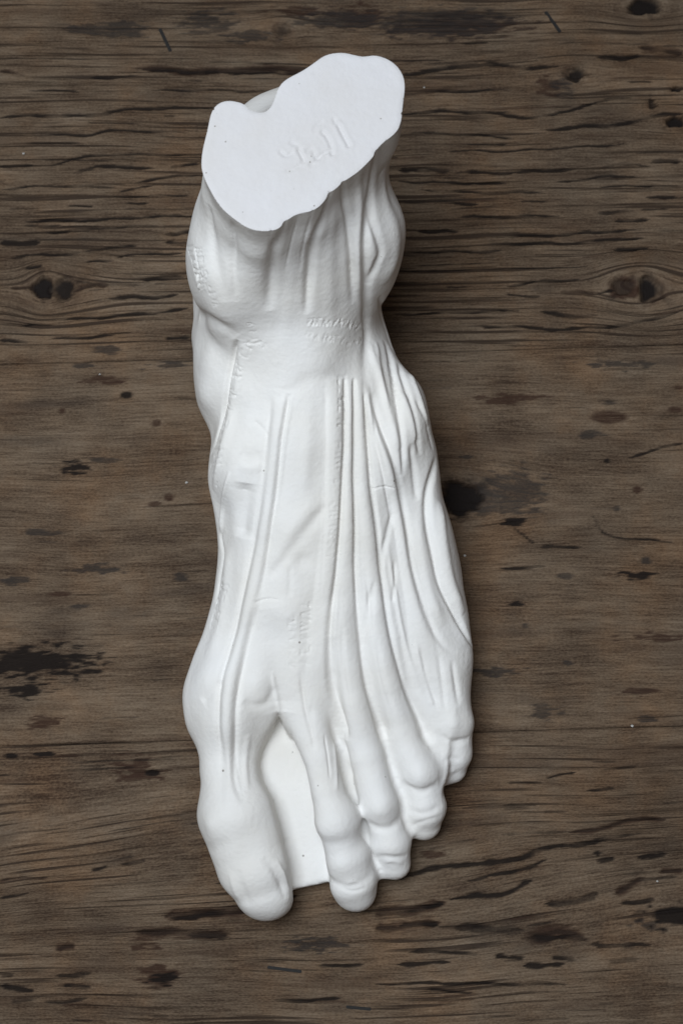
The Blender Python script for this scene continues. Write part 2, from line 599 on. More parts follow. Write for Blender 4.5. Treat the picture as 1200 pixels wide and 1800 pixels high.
stroke([(538, 372), (522, 420), (512, 480), (506, 545), (504, 610)], .36, .07, 'g', (.35, .5))
stroke([(594, 326), (584, 380), (580, 450), (580, 530), (582, 600)], .34, .07, 'g', (.35, .5))
stroke([(632, 300), (632, 380), (632, 450), (634, 520)], .2, .08, 'g', (.35, .3))
stroke([(524, 376), (512, 420), (500, 480)], .05, -.03, 'g', (.35, .4))
stroke([(548, 372), (535, 420), (525, 480)], .06, -.03, 'g', (.35, .4))
# the strap across the ankle
stroke([(424, 592), (470, 606), (530, 606), (590, 602), (634, 598)], [.9, 1.3, 1.4, 1.3, 1.2], .03, 'g', (.3, .3))
stroke([(440, 704), (480, 700), (512, 686), (540, 667), (590, 660), (634, 658)], .32, -.035, 'g', (.3, .3))
# inner side: hollow below the ankle bone, front edge of the anterior tibial tendon
stroke([(352, 556), (372, 566), (398, 578), (416, 592)], [.25, .42, .5, .4], -.15, 'g', (.2, .2))
stroke([(418, 598), (410, 622), (400, 668), (395, 720), (384, 763), (373, 800)], [.12, .13, .12, .11, .11, .1], -.14, 'g', (.1, .2))
stroke([(432, 600), (424, 640), (412, 700), (402, 750), (386, 810), (379, 862)], [.3, .3, .28, .28, .25, .2], .10, 'g', (.2, .2))
bump(366, 630, .8, .10)
bump(362, 700, .7, .06)
bump(350, 470, .8, .06)
stroke([(366, 360), (372, 420), (384, 480), (398, 530)], .3, -.08, 'g', (.1, .3))
# inner edge of the instep
stroke([(403, 829), (397, 860), (390, 900), (387, 938)], .10, .08, 'g')
stroke([(418, 816), (436, 824), (460, 820)], .2, .03, 'g')
stroke([(430, 850), (428, 900), (424, 945)], .45, -.16, 'g')
stroke([(420, 796), (440, 804), (458, 798)], .3, -.04, 'g')
stroke([(446, 739), (460, 752), (472, 772)], .09, -.03, 'g')
bump(436, 740, .5, .04)
stroke([(391, 930), (387, 945), (392, 980), (385, 1020), (378, 1060)], .12, -.06, 'g')
stroke([(402, 960), (396, 1030), (384, 1100), (366, 1160)], .35, .07, 'g')

# --- long tendon of the big toe
EHL = [(497, 684), (486, 770), (476, 850), (465, 925), (452, 1000), (437, 1070), (415, 1160), (402, 1220), (399, 1280), (402, 1340), (407, 1385), (412, 1420)]
stroke(EHL, [.34, .33, .31, .30, .29, .28, .26, .25, .24, .22, .22, .3], .15, 'r', (.09, .12))
stroke([(508, 692), (496, 775), (486, 862), (474, 946), (461, 1022), (449, 1067)], 0.0975, -0.111, 'g', (.05, .3))
stroke([(477, 700), (471, 766), (464, 829), (455, 910), (441, 982), (421, 1077), (403, 1147), (389, 1195), (385, 1263), (393, 1335), (400, 1384)], 0.156, -0.093, 'g', (.05, .1))
stroke([(449, 1067), (426, 1170), (414, 1240), (413, 1290), (411, 1362), (420, 1398), (430, 1412)], 0.143, -0.093, 'g', (.1, .15))
stroke([(436, 1290), (432, 1340), (434, 1390)], .16, .05, 'g')

# --- tendons of the lesser toes
TB = [(590, 662), (588, 760), (587, 850), (582, 950), (574, 1040), (566, 1130), (562, 1220), (566, 1300)]
stroke(TB, [.32, .32, .31, .30, .34, .40, .42, .4], .12, 'r', (.09, .2))
stroke([(607, 664), (605, 760), (603, 830), (598, 910), (592, 1000), (582, 1077), (578, 1147), (582, 1203), (598, 1263), (612, 1300)], [0.078, 0.091, 0.091, 0.104, 0.117, 0.13, 0.143, 0.156, 0.169, 0.156], -0.123, 'g', (.02, .1))
stroke([(572, 690), (572, 800), (571, 887), (567, 977), (563, 1040)], 0.065, -0.030, 'g', (.05, .3))
stroke([(616, 664), (614, 760), (612, 860), (609, 950), (605, 1060), (607, 1150), (618, 1230), (636, 1300)], [.14, .16, .18, .22, .30, .36, .36, .34], .10, 'r', (.09, .2))
stroke([(623, 664), (621, 760), (622, 865), (624, 955), (626, 1022), (634, 1123), (645, 1203), (669, 1277), (684, 1310)], [0.0715, 0.078, 0.0845, 0.104, 0.117, 0.13, 0.156, 0.169, 0.156], -0.123, 'g', (.02, .1))
stroke([(631, 664), (633, 760), (638, 850), (646, 940), (654, 1020), (660, 1100), (670, 1170), (688, 1240), (706, 1290)], [.13, .15, .18, .22, .27, .30, .34, .34, .3], .11, 'r', (.09, .2))
stroke([(655, 1020), (649, 1060), (642, 1110), (640, 1140)], [0.091, 0.182, 0.156, 0.078], -0.076, 'g', (.2, .3))
stroke([(640, 690), (643, 740), (653, 856), (664, 955), (670, 1007), (680, 1077), (692, 1137), (711, 1203), (739, 1263), (762, 1324)], [0.065, 0.078, 0.104, 0.117, 0.117, 0.13, 0.143, 0.156, 0.169, 0.156], -0.136, 'g', (.05, .1))
stroke([(642, 676), (651, 730), (672, 790), (692, 856), (704, 925), (716, 990), (730, 1060), (742, 1130), (756, 1200)], [.13, .15, .16, .18, .22, .26, .3, .36, .36], .12, 'r', (.09, .2))
stroke([(654, 690), (664, 739), (693, 815), (711, 905), (722, 985), (739, 1053), (757, 1100), (780, 1136), (804, 1148)], [.16, .18, .18, .17, .17, .17, .17, .16, .12], -.14, 'g', (.15, .3))
stroke([(690, 900), (682, 930), (672, 975), (670, 1010)], [0.104, 0.156, 0.156, 0.078], -0.068, 'g')
stroke([(693, 985), (694, 1010), (690, 1060)], 0.091, -0.060, 'g')
stroke([(766, 806), (753, 865), (752, 919), (763, 977), (776, 1030), (804, 1086), (830, 1136)], [.2, .2, .19, .19, .18, .16, .1], -.19, 'g', (.15, .15))
stroke([(772, 880), (778, 950), (792, 1020), (814, 1080)], .3, .10, 'g')
stroke([(734, 900), (742, 970), (756, 1040), (780, 1100)], .28, .08, 'g')
stroke([(728, 1130), (745, 1180), (762, 1240)], .12, .05, 'g')
# outer side of the instep
stroke([(676, 600), (690, 650), (697, 705), (706, 770), (710, 838)], [.2, .2, .18, .16, .12], -.11, 'g')
stroke([(650, 600), (664, 660), (686, 730), (704, 790)], .2, .08, 'g')
stroke([(700, 640), (716, 690), (730, 740), (738, 800)], .16, -.10, 'g')
stroke([(718, 650), (738, 700), (752, 750)], .2, .08, 'g')
stroke([(722, 780), (728, 830), (734, 880)], .16, -.08, 'g')
stroke([(706, 690), (722, 730), (734, 776)], .25, .08, 'g')
stroke([(730, 700), (748, 740), (760, 790)], .12, -.05, 'g')
stroke([(660, 600), (668, 660), (682, 720)], .16, .06, 'g')
stroke([(668, 520), (672, 560), (690, 620)], .15, -.10, 'g')
stroke([(653, 861), (672, 856), (694, 857)], .035, -.04, 'g')
stroke([(449, 1059), (470, 1053), (492, 1055)], .04, -.04, 'g')
# short extensor of the big toe crossing the instep
stroke([(574, 888), (545, 922), (517, 956), (490, 995), (474, 1018)], [.16, .3, .32, .26, .16], -.07, 'g')
stroke([(560, 870), (530, 912), (500, 958), (476, 1000)], .45, .06, 'g')
stroke([(509, 995), (510, 1020), (508, 1050)], .12, -.03, 'g')
bump(531, 986, .4, -.07)
bump(536, 1040, .6, .05)
# ball of the foot
stroke([(390, 1198), (374, 1214), (356, 1234)], .24, -.06, 'g')
bump(362, 1190, .7, .07)
bump(452, 1200, .5, .06)
stroke([(428, 1232), (446, 1240), (470, 1234), (484, 1206)], .22, -.06, 'g')
stroke([(478, 1180), (486, 1220), (492, 1256)], .08, .05, 'g')
stroke([(545, 1240), (548, 1280), (552, 1320)], .1, -.05, 'g')
# hollows between the metatarsal heads
stroke([(478, 1070), (490, 1160), (497, 1250)], .7, -.14, 'g', (.3, .1))
stroke([(584, 1120), (590, 1210), (606, 1300)], .32, -.14, 'g', (.4, .1))
stroke([(642, 1120), (653, 1210), (676, 1300)], .32, -.14, 'g', (.4, .1))
stroke([(700, 1120), (722, 1210), (756, 1310)], .32, -.16, 'g', (.4, .1))
# strands within the tendons
for P, w, h in (([(648, 690), (660, 770), (676, 850), (690, 930)], .08, -.06), ([(600, 1100), (604, 1180), (616, 1250)], .09, -.05), ([(660, 1120), (672, 1190), (694, 1260)], .09, -.05),
                ([(736, 1140), (752, 1200), (770, 1250)], .10, -.07), ([(528, 1180), (536, 1240), (548, 1300)], .11, -.07), ([(795, 1160), (802, 1210), (806, 1240)], .14, -.07),
                ([(770, 1150), (778, 1210), (782, 1250)], .12, -.06), ([(640, 1000), (648, 1060), (655, 1130)], .08, -.05), ([(545, 700), (540, 800), (530, 880)], .35, .05),
                ([(680, 950), (694, 1040), (712, 1130), (734, 1200)], .10, .06), ([(600, 1290), (612, 1330), (622, 1370)], .10, -.05)):
    stroke(P, w, h, 'g', (.3, .3))
# second toe: tendon slip
stroke([(570, 1290), (577, 1340), (580, 1370)], .05, -.04, 'g')
stroke([(586, 1300), (590, 1350), (592, 1390)], .1, .04, 'g')
# toe joints and nail folds
T2 = (.3, .3)
stroke([(574, 1540), (592, 1554), (615, 1558), (640, 1548), (656, 1530)], 0.210, -0.059, 'g', T2)
stroke([(606, 1556), (622, 1550), (642, 1556)], 0.098, 0.025, 'g', T2)
stroke([(600, 1562), (620, 1567), (646, 1560)], 0.084, -0.034, 'g', T2)
bump(604, 1520, .5, .05)
stroke([(560, 1476), (585, 1486), (620, 1484), (640, 1474)], 0.420, -0.034, 'g', T2)
stroke([(646, 1444), (664, 1456), (684, 1456), (704, 1442)], 0.224, -0.086, 'g', T2)
stroke([(660, 1506), (680, 1506), (698, 1508), (716, 1504)], 0.168, -0.053, 'g', T2)
stroke([(672, 1517), (690, 1514), (710, 1519)], 0.112, 0.025, 'g', T2)
bump(668, 1422, .45, .08)
stroke([(704, 1376), (722, 1388), (744, 1392), (770, 1380)], 0.224, -0.086, 'g', T2)
stroke([(712, 1420), (736, 1430), (758, 1426), (778, 1414)], 0.196, -0.066, 'g', T2)
stroke([(718, 1454), (738, 1446), (758, 1440), (776, 1436)], 0.140, -0.039, 'g', T2)
bump(738, 1364, .45, .08)
stroke([(766, 1284), (778, 1298), (796, 1305), (824, 1300)], 0.182, -0.078, 'g', T2)
stroke([(778, 1340), (793, 1333), (812, 1338)], 0.140, -0.034, 'g', T2)
bump(796, 1272, .4, .07)
bump(793, 1354, .25, .06)
bump(420, 1440, .7, .05)
bump(372, 1450, .5, .06)
stroke([(362, 1494), (384, 1490), (402, 1474)], 0.350, -0.047, 'g', T2)
# nail of the big toe
stroke([(462, 1508), (478, 1526), (492, 1552), (500, 1580)], .17, -0.077, 'g', (.4, .3))
stroke([(484, 1510), (497, 1536), (508, 1566)], .10, 0.063, 'g', (.4, .4))
stroke([(414, 1528), (424, 1556), (440, 1594)], .22, -0.049, 'g', (.4, .3))
stroke([(402, 1532), (412, 1562), (428, 1596)], .14, 0.035, 'g', (.4, .4))

# --- writing scratched into the plaster before it set
rng = random.Random(7)
GLYPH = [[(0, 0), (0, 1)], [(0, 0), (.7, 0)], [(0, .5), (.6, .5)], [(0, 1), (.7, 1)], [(.7, 0), (.7, 1)], [(0, 0), (.7, 1)], [(0, 1), (.7, 0)], [(0, 0), (.35, .6), (.7, 0)], [(.6, .1), (.1, .3), (.6, .7), (.1, .95)]]


def writing(path, size, depth=.035, w=.05, gap=1.15, lean=.2, up=None):
    """letters of height `size` px along a path in the photograph; `up` turns the letters' upright"""
    P = spline(path, 12)
    seg = np.linalg.norm(np.diff(P, axis=0), axis=1)
    s = np.concatenate([[0], np.cumsum(seg)])
    t = 0.0
    while t < s[-1]:
        c = np.array([np.interp(t, s, P[:, 0]), np.interp(t, s, P[:, 1])])
        c2 = np.array([np.interp(min(t + 3, s[-1]), s, P[:, 0]), np.interp(min(t + 3, s[-1]), s, P[:, 1])])
        d = (c2 - c) / (np.linalg.norm(c2 - c) + 1e-6)
        n = np.array([d[1], -d[0]]) if up is None else np.array(up)
        for g in rng.sample(GLYPH, rng.choice((1, 2, 2))):
            pts = [c + d * (x - .35) * size * .62 + (n + d * lean) * (y - .5) * size for x, y in g]
            stroke(pts, w, -depth * rng.uniform(.3, .75), 'g', (0, 0), 3)
            if rng.random() < .5:
                stroke([p + np.array([1.6, 1.6]) for p in pts], w, depth * .3, 'g', (0, 0), 3)
        t += size * .62 * gap * rng.uniform(.8, 1.5)


writing([(436, 604), (420, 650), (404, 715), (388, 780), (377, 850)], 15, .05)
writing([(442, 570), (450, 600), (470, 612)], 10, .025)
writing([(544, 566), (590, 566), (632, 574)], 11, .04)
writing([(540, 588), (590, 596), (634, 602)], 11, .04)
writing([(602, 662), (601, 700), (599, 760)], 14, .06)
writing([(594, 780), (592, 850)], 10, .03)
writing([(584, 885), (583, 940), (578, 985)], 10, .03)
writing([(536, 1062), (538, 1110), (536, 1170)], 15, .05)
writing([(512, 1086), (516, 1140), (514, 1180)], 11, .03)
writing([(398, 1020), (386, 1060), (374, 1110)], 12, .04)
writing([(334, 436), (346, 470), (356, 510)], 10, .05)
writing([(348, 440), (356, 470), (366, 500)], 10, .05)
writing([(368, 500), (382, 540)], 9, .03)
writing([(686, 640), (694, 680), (704, 720)], 8, .03)
stroke([(348, 484), (350, 506)], .06, .08, 'g', (0, 0))

# hand-worked unevenness of the cast
ph = np.random.RandomState(3)
for i in range(26):
    k = ph.normal(size=3)
    k *= ph.uniform(1.2, 5.0) / np.linalg.norm(k)
    DISP += (.012 / np.sqrt(1 + np.linalg.norm(k)) * np.sin(V32 @ k.astype(np.float32) + ph.uniform(0, 6.3))).astype(np.float32)
# chipped rim
rim = np.clip((V32[:, 2] - (ZCUT - .22)) / .22, 0, 1)
ang = np.arctan2(V32[:, 1] - c12[1], V32[:, 0] - c12[0])
chip = sum(a * np.sin(f * ang + p) for a, f, p in ((.5, 23, 1), (.4, 41, 2), (.35, 67, .4), (.3, 97, 5)))
DISP -= (rim * np.clip(chip - .95, 0, 1) * .06).astype(np.float32)
# the flat web and the sole stay flat
DISP *= np.where(V32[:, 2] < .15, .2, 1)
V = V + NRM * DISP[:, None]
V[:, 2] = np.maximum(V[:, 2], 0.0)

# ------------------------------------------------------------------ saw the leg off, split into parts
below = V[:, 2] < ZCUT - .006
Q = Q[below[Q].any(1)]
V[:, 2] = np.where(below, V[:, 2], ZCUT)
NRM = normals(V, Q)


# ------------------------------------------------------------------ materials
def mat(name):
    m = bpy.data.materials.new(name)
    m.use_nodes = True
    nt = m.node_tree
    return m, nt, nt.nodes['Principled BSDF']


def nd(nt, kind, **kw):
    n = nt.nodes.new(kind)
    for k, v in kw.items():
        if k in n.inputs:
            n.inputs[k].default_value = v
        else:
            setattr(n, k, v)
    return n


def ramp(nt, stops):
    r = nt.nodes.new('ShaderNodeValToRGB')
    e = r.color_ramp.elements
    while len(e) < len(stops):
        e.new(.5)
    for i, (p, c) in enumerate(stops):
        e[i].position = p
        e[i].color = (*c, 1) if len(c) == 3 else c
    return r


def plaster_material(name, base, pits, speck):
    m, nt, b = mat(name)
    L = nt.links.new
    tc = nd(nt, 'ShaderNodeTexCoord')
    n1 = nd(nt, 'ShaderNodeTexNoise', Scale=28.0, Detail=5.0, Roughness=.6)
    L(tc.outputs['Object'], n1.inputs['Vector'])
    r1 = ramp(nt, [(.3, (base[0] * .93, base[1] * .91, base[2] * .87)), (.7, base)])
    L(n1.outputs['Fac'], r1.inputs['Fac'])
    n2 = nd(nt, 'ShaderNodeTexVoronoi', Scale=pits[0])
    L(tc.outputs['Object'], n2.inputs['Vector'])
    n3 = nd(nt, 'ShaderNodeTexNoise', Scale=260.0, Detail=2.0)
    L(tc.outputs['Object'], n3.inputs['Vector'])
    mm = nd(nt, 'ShaderNodeMath', operation='MULTIPLY')
    r2 = ramp(nt, [(pits[1], (0, 0, 0)), (pits[1] + .03, (1, 1, 1))])
    L(n2.outputs['Distance'], r2.inputs['Fac'])
    r3 = ramp(nt, [(speck, (1, 1, 1)), (speck + .05, (0, 0, 0))])
    L(n3.outputs['Fac'], r3.inputs['Fac'])
    mx = nd(nt, 'ShaderNodeMath', operation='MAXIMUM')
    L(r2.outputs['Color'], mx.inputs[0])
    L(r3.outputs['Color'], mx.inputs[1])
    mix = nd(nt, 'ShaderNodeMix', data_type='RGBA')
    mix.inputs['A'].default_value = (.30, .28, .25, 1)
    L(mx.outputs[0], mix.inputs['Factor'])
    L(r1.outputs['Color'], mix.inputs['B'])
    L(mix.outputs['Result'], b.inputs['Base Color'])
    b.inputs['Roughness'].default_value = .72
    b.inputs['Specular IOR Level'].default_value = .28
    n4 = nd(nt, 'ShaderNodeTexNoise', Scale=700.0, Detail=3.0)
    L(tc.outputs['Object'], n4.inputs['Vector'])
    n5 = nd(nt, 'ShaderNodeTexNoise', Scale=150.0, Detail=3.0)
    L(tc.outputs['Object'], n5.inputs['Vector'])
    bu = nd(nt, 'ShaderNodeBump', Strength=.35, Distance=.0004)
    L(n4.outputs['Fac'], bu.inputs['Height'])
    bu2 = nd(nt, 'ShaderNodeBump', Strength=.24, Distance=.0015)
    L(n5.outputs['Fac'], bu2.inputs['Height'])
    L(bu.outputs['Normal'], bu2.inputs['Normal'])
    L(bu2.outputs['Normal'], b.inputs['Normal'])
    return m


M_plaster = plaster_material('plaster', (.80, .79, .775), (140.0, .04), .56)
M_sawn_dimmed = plaster_material('sawn_plaster_dimmed', (.675, .668, .688), (280.0, .055), .52)  # own tint and pits; base also darkened to offset the lamp's brightness here


def wood_material():
    m, nt, b = mat('old_wood')
    L = nt.links.new
    tc = nd(nt, 'ShaderNodeTexCoord')
    at = {k: nd(nt, 'ShaderNodeAttribute', attribute_name=k) for k in ('tone', 'dirt', 'stain', 'rust', 'fibre', 'crack')}
    sx = nd(nt, 'ShaderNodeSeparateXYZ')
    L(tc.outputs['Object'], sx.inputs[0])

    def coords(fx, fg):
        """along the grain and across it, per centimetre"""
        c = nd(nt, 'ShaderNodeCombineXYZ')
        p = nd(nt, 'ShaderNodeMath', operation='MULTIPLY')
        p.inputs[1].default_value = fx * 100
        L(sx.outputs['X'], p.inputs[0])
        q = nd(nt, 'ShaderNodeMath', operation='MULTIPLY')
        q.inputs[1].default_value = fg
        L(at['fibre'].outputs['Fac'], q.inputs[0])
        L(p.outputs[0], c.inputs[0])
        L(q.outputs[0], c.inputs[1])
        return c.outputs[0]

    def noise(vec, detail, rough, dist=0.0):
        n = nd(nt, 'ShaderNodeTexNoise', Scale=1.0, Detail=detail, Roughness=rough, Distortion=dist)
        L(vec, n.inputs['Vector'])
        return n.outputs['Fac']

    def mad(a, k, c):
        n = nd(nt, 'ShaderNodeMath', operation='MULTIPLY_ADD')
        n.inputs[1].default_value = k
        L(a, n.inputs[0])
        if isinstance(c, float):
            n.inputs[2].default_value = c
        else:
            L(c, n.inputs[2])
        return n.outputs[0]

    fib = noise(coords(.9, 16.0), 5.0, .7)
    band = noise(coords(.10, 2.6), 4.0, .6, .2)
    pore = noise(coords(9.0, 22.0), 3.0, .6)
    v = mad(fib, 1.25, mad(band, .40, mad(pore, .85, mad(at['tone'].outputs['Fac'], .90, -1.22))))
    r = ramp(nt, [(.10, (.046, .028, .018)), (.42, (.122, .083, .054)), (.68, (.180, .128, .086)), (1.0, (.26, .193, .135))])
    L(v, r.inputs['Fac'])
    n2 = nd(nt, 'ShaderNodeTexNoise', Scale=26.0, Detail=5.0, Roughness=.65)
    L(tc.outputs['Object'], n2.inputs['Vector'])
    hue = ramp(nt, [(.36, (.94, .98, 1.02)), (.5, (1, 1, 1)), (.66, (1.09, .98, .88))])
    L(n2.outputs['Fac'], hue.inputs['Fac'])
    mul = nd(nt, 'ShaderNodeMix', data_type='RGBA', blend_type='MULTIPLY')
    mul.inputs['Factor'].default_value = 1
    L(r.outputs['Color'], mul.inputs['A'])
    L(hue.outputs['Color'], mul.inputs['B'])
    # hairline splits that run with the fibres
    sp = noise(coords(.13, 6.0), 3.5, .55, .15)
    spv = mad(at['crack'].outputs['Fac'], .10, sp)
    spr = ramp(nt, [(.59, (0, 0, 0)), (.68, (.9, .9, .9))])
    L(spv, spr.inputs['Fac'])
    prev = mul
    mx = nd(nt, 'ShaderNodeMix', data_type='RGBA')
    L(spr.outputs['Color'], mx.inputs['Factor'])
    L(prev.outputs['Result'], mx.inputs['A'])
    mx.inputs['B'].default_value = (.036, .023, .016, 1)
    prev = mx
    # the stains are broken up by the fibres
    brk = ramp(nt, [(.34, (.35, .35, .35)), (.55, (1, 1, 1))])
    L(fib, brk.inputs['Fac'])
    for k, c in (('rust', (.040, .020, .013)), ('stain', (.024, .021, .020)), ('dirt', (.010, .007, .006))):
        mx = nd(nt, 'ShaderNodeMix', data_type='RGBA')
        if k == 'dirt':
            L(at[k].outputs['Fac'], mx.inputs['Factor'])
        else:
            p = nd(nt, 'ShaderNodeMath', operation='MULTIPLY')
            L(at[k].outputs['Fac'], p.inputs[0])
            L(brk.outputs['Color'], p.inputs[1])
            L(p.outputs[0], mx.inputs['Factor'])
        L(prev.outputs['Result'], mx.inputs['A'])
        mx.inputs['B'].default_value = (*c, 1)
        prev = mx
    L(prev.outputs['Result'], b.inputs['Base Color'])
    b.inputs['Roughness'].default_value = .74
    b.inputs['Specular IOR Level'].default_value = .12
    hgt = mad(spr.outputs['Color'], -.8, mad(fib, .8, mad(pore, .4, 0.0)))
    bu = nd(nt, 'ShaderNodeBump', Strength=.9, Distance=.0007)
    L(hgt, bu.inputs['Height'])
    L(bu.outputs['Normal'], b.inputs['Normal'])
    return m


M_wood = wood_material()


def simple_material(name, col, rough, scale=400.0, metal=0.0):
    m, nt, b = mat(name)
    tc = nd(nt, 'ShaderNodeTexCoord')
    n = nd(nt, 'ShaderNodeTexNoise', Scale=scale, Detail=3.0)
    nt.links.new(tc.outputs['Object'], n.inputs['Vector'])
    r = ramp(nt, [(.3, tuple(c * .6 for c in col)), (.7, col)])
    nt.links.new(n.outputs['Fac'], r.inputs['Fac'])
    nt.links.new(r.outputs['Color'], b.inputs['Base Color'])
    b.inputs['Roughness'].default_value = rough
    b.inputs['Metallic'].default_value = metal
    return m


M_iron = simple_material('blackened_iron', (.012, .010, .009), .8, 600.0, 0.0)
M_crumb = simple_material('plaster_crumb', (.55, .53, .50), .8)


def tag(o, label=None, cat=None, group=None, kind=None):
    for k, v in (('label', label), ('category', cat), ('group', group), ('kind', kind)):
        if v:
            o[k] = v
    return o


def add_obj(name, me, material, parent=None):
    o = bpy.data.objects.new(name, me)
    COL.objects.link(o)
    me.materials.append(material)
    o.parent = parent
    return o


# ------------------------------------------------------------------ the table: planks carved with their grain
def vnoise(x, y, seed):
    """smooth value noise, -1..1"""
    xi, yi = np.floor(x).astype(np.int64), np.floor(y).astype(np.int64)
    fx, fy = x - xi, y - yi
    fx, fy = fx * fx * (3 - 2 * fx), fy * fy * (3 - 2 * fy)

    def h(i, j):
        n = (i * 374761393 + j * 668265263 + seed * 982451653) & 0xFFFFFFFF
        n = ((n ^ (n >> 13)) * 1274126177) & 0xFFFFFFFF
        return ((n ^ (n >> 16)) & 0xFFFF) / 32767.5 - 1
    return (h(xi, yi) * (1 - fx) + h(xi + 1, yi) * fx) * (1 - fy) + (h(xi, yi + 1) * (1 - fx) + h(xi + 1, yi + 1) * fx) * fy


def fbm(x, y, seed, o=3):
    return sum(vnoise(x * 2 ** i, y * 2 ** i, seed + i) * .5 ** i for i in range(o)) / 1.75


def tp(u, v):
    return un(u, v, 0)[:2]


PX = 1 / 49.0
# knots: u, v, rx, ry (pixels), darkness, pale ring
KNOTS = [(75, 505, 20, 22, 1, 0), (113, 507, 24, 27, .95, 1), (1010, 130, 19, 17, .95, 1), (1143, 507, 24, 30, 1, 1), (1095, 503, 24, 20, .6, 0), (812, 876, 40, 36, 1, 0),
         (1130, 10, 34, 20, 1, 0), (1186, 213, 18, 12, 1, 0), (1146, 182, 8, 12, .8, 0), (1188, 155, 10, 7, .9, 0), (495, 52, 17, 14, .6, 1), (1400, 700, 30, 26, 1, 1), (-200, 900, 30, 26, 1, 1), (-150, 1400, 26, 22, .9, 1), (1420, 1300, 30, 20, .9, 1)]
KN = [(*tp(u, v), rx * PX, ry * PX, d, ring) for u, v, rx, ry, d, ring in KNOTS]


def grain(x, y):
    """height of a point across the grain; lines of equal value are the fibres"""
    g = y + .22 * vnoise(x * .09, y * .12, 5) + .07 * vnoise(x * .33, y * .5, 6)
    b = np.exp(-((y + 12.3) / 2.6) ** 2)
    g = g - b * .11 * x - b * .2 * vnoise(x * .2, y * .3, 8)
    for kx, ky, rx, ry, d, ring in KN:
        if rx < .3:
            continue
        dx, dy = x - kx, y - ky
        g = g - dy * .7 * np.exp(-(dx / (rx * (2.6 + .9 * math.sin(kx * 3)))) ** 2 - (dy / (ry * 2.0)) ** 2)
    return g


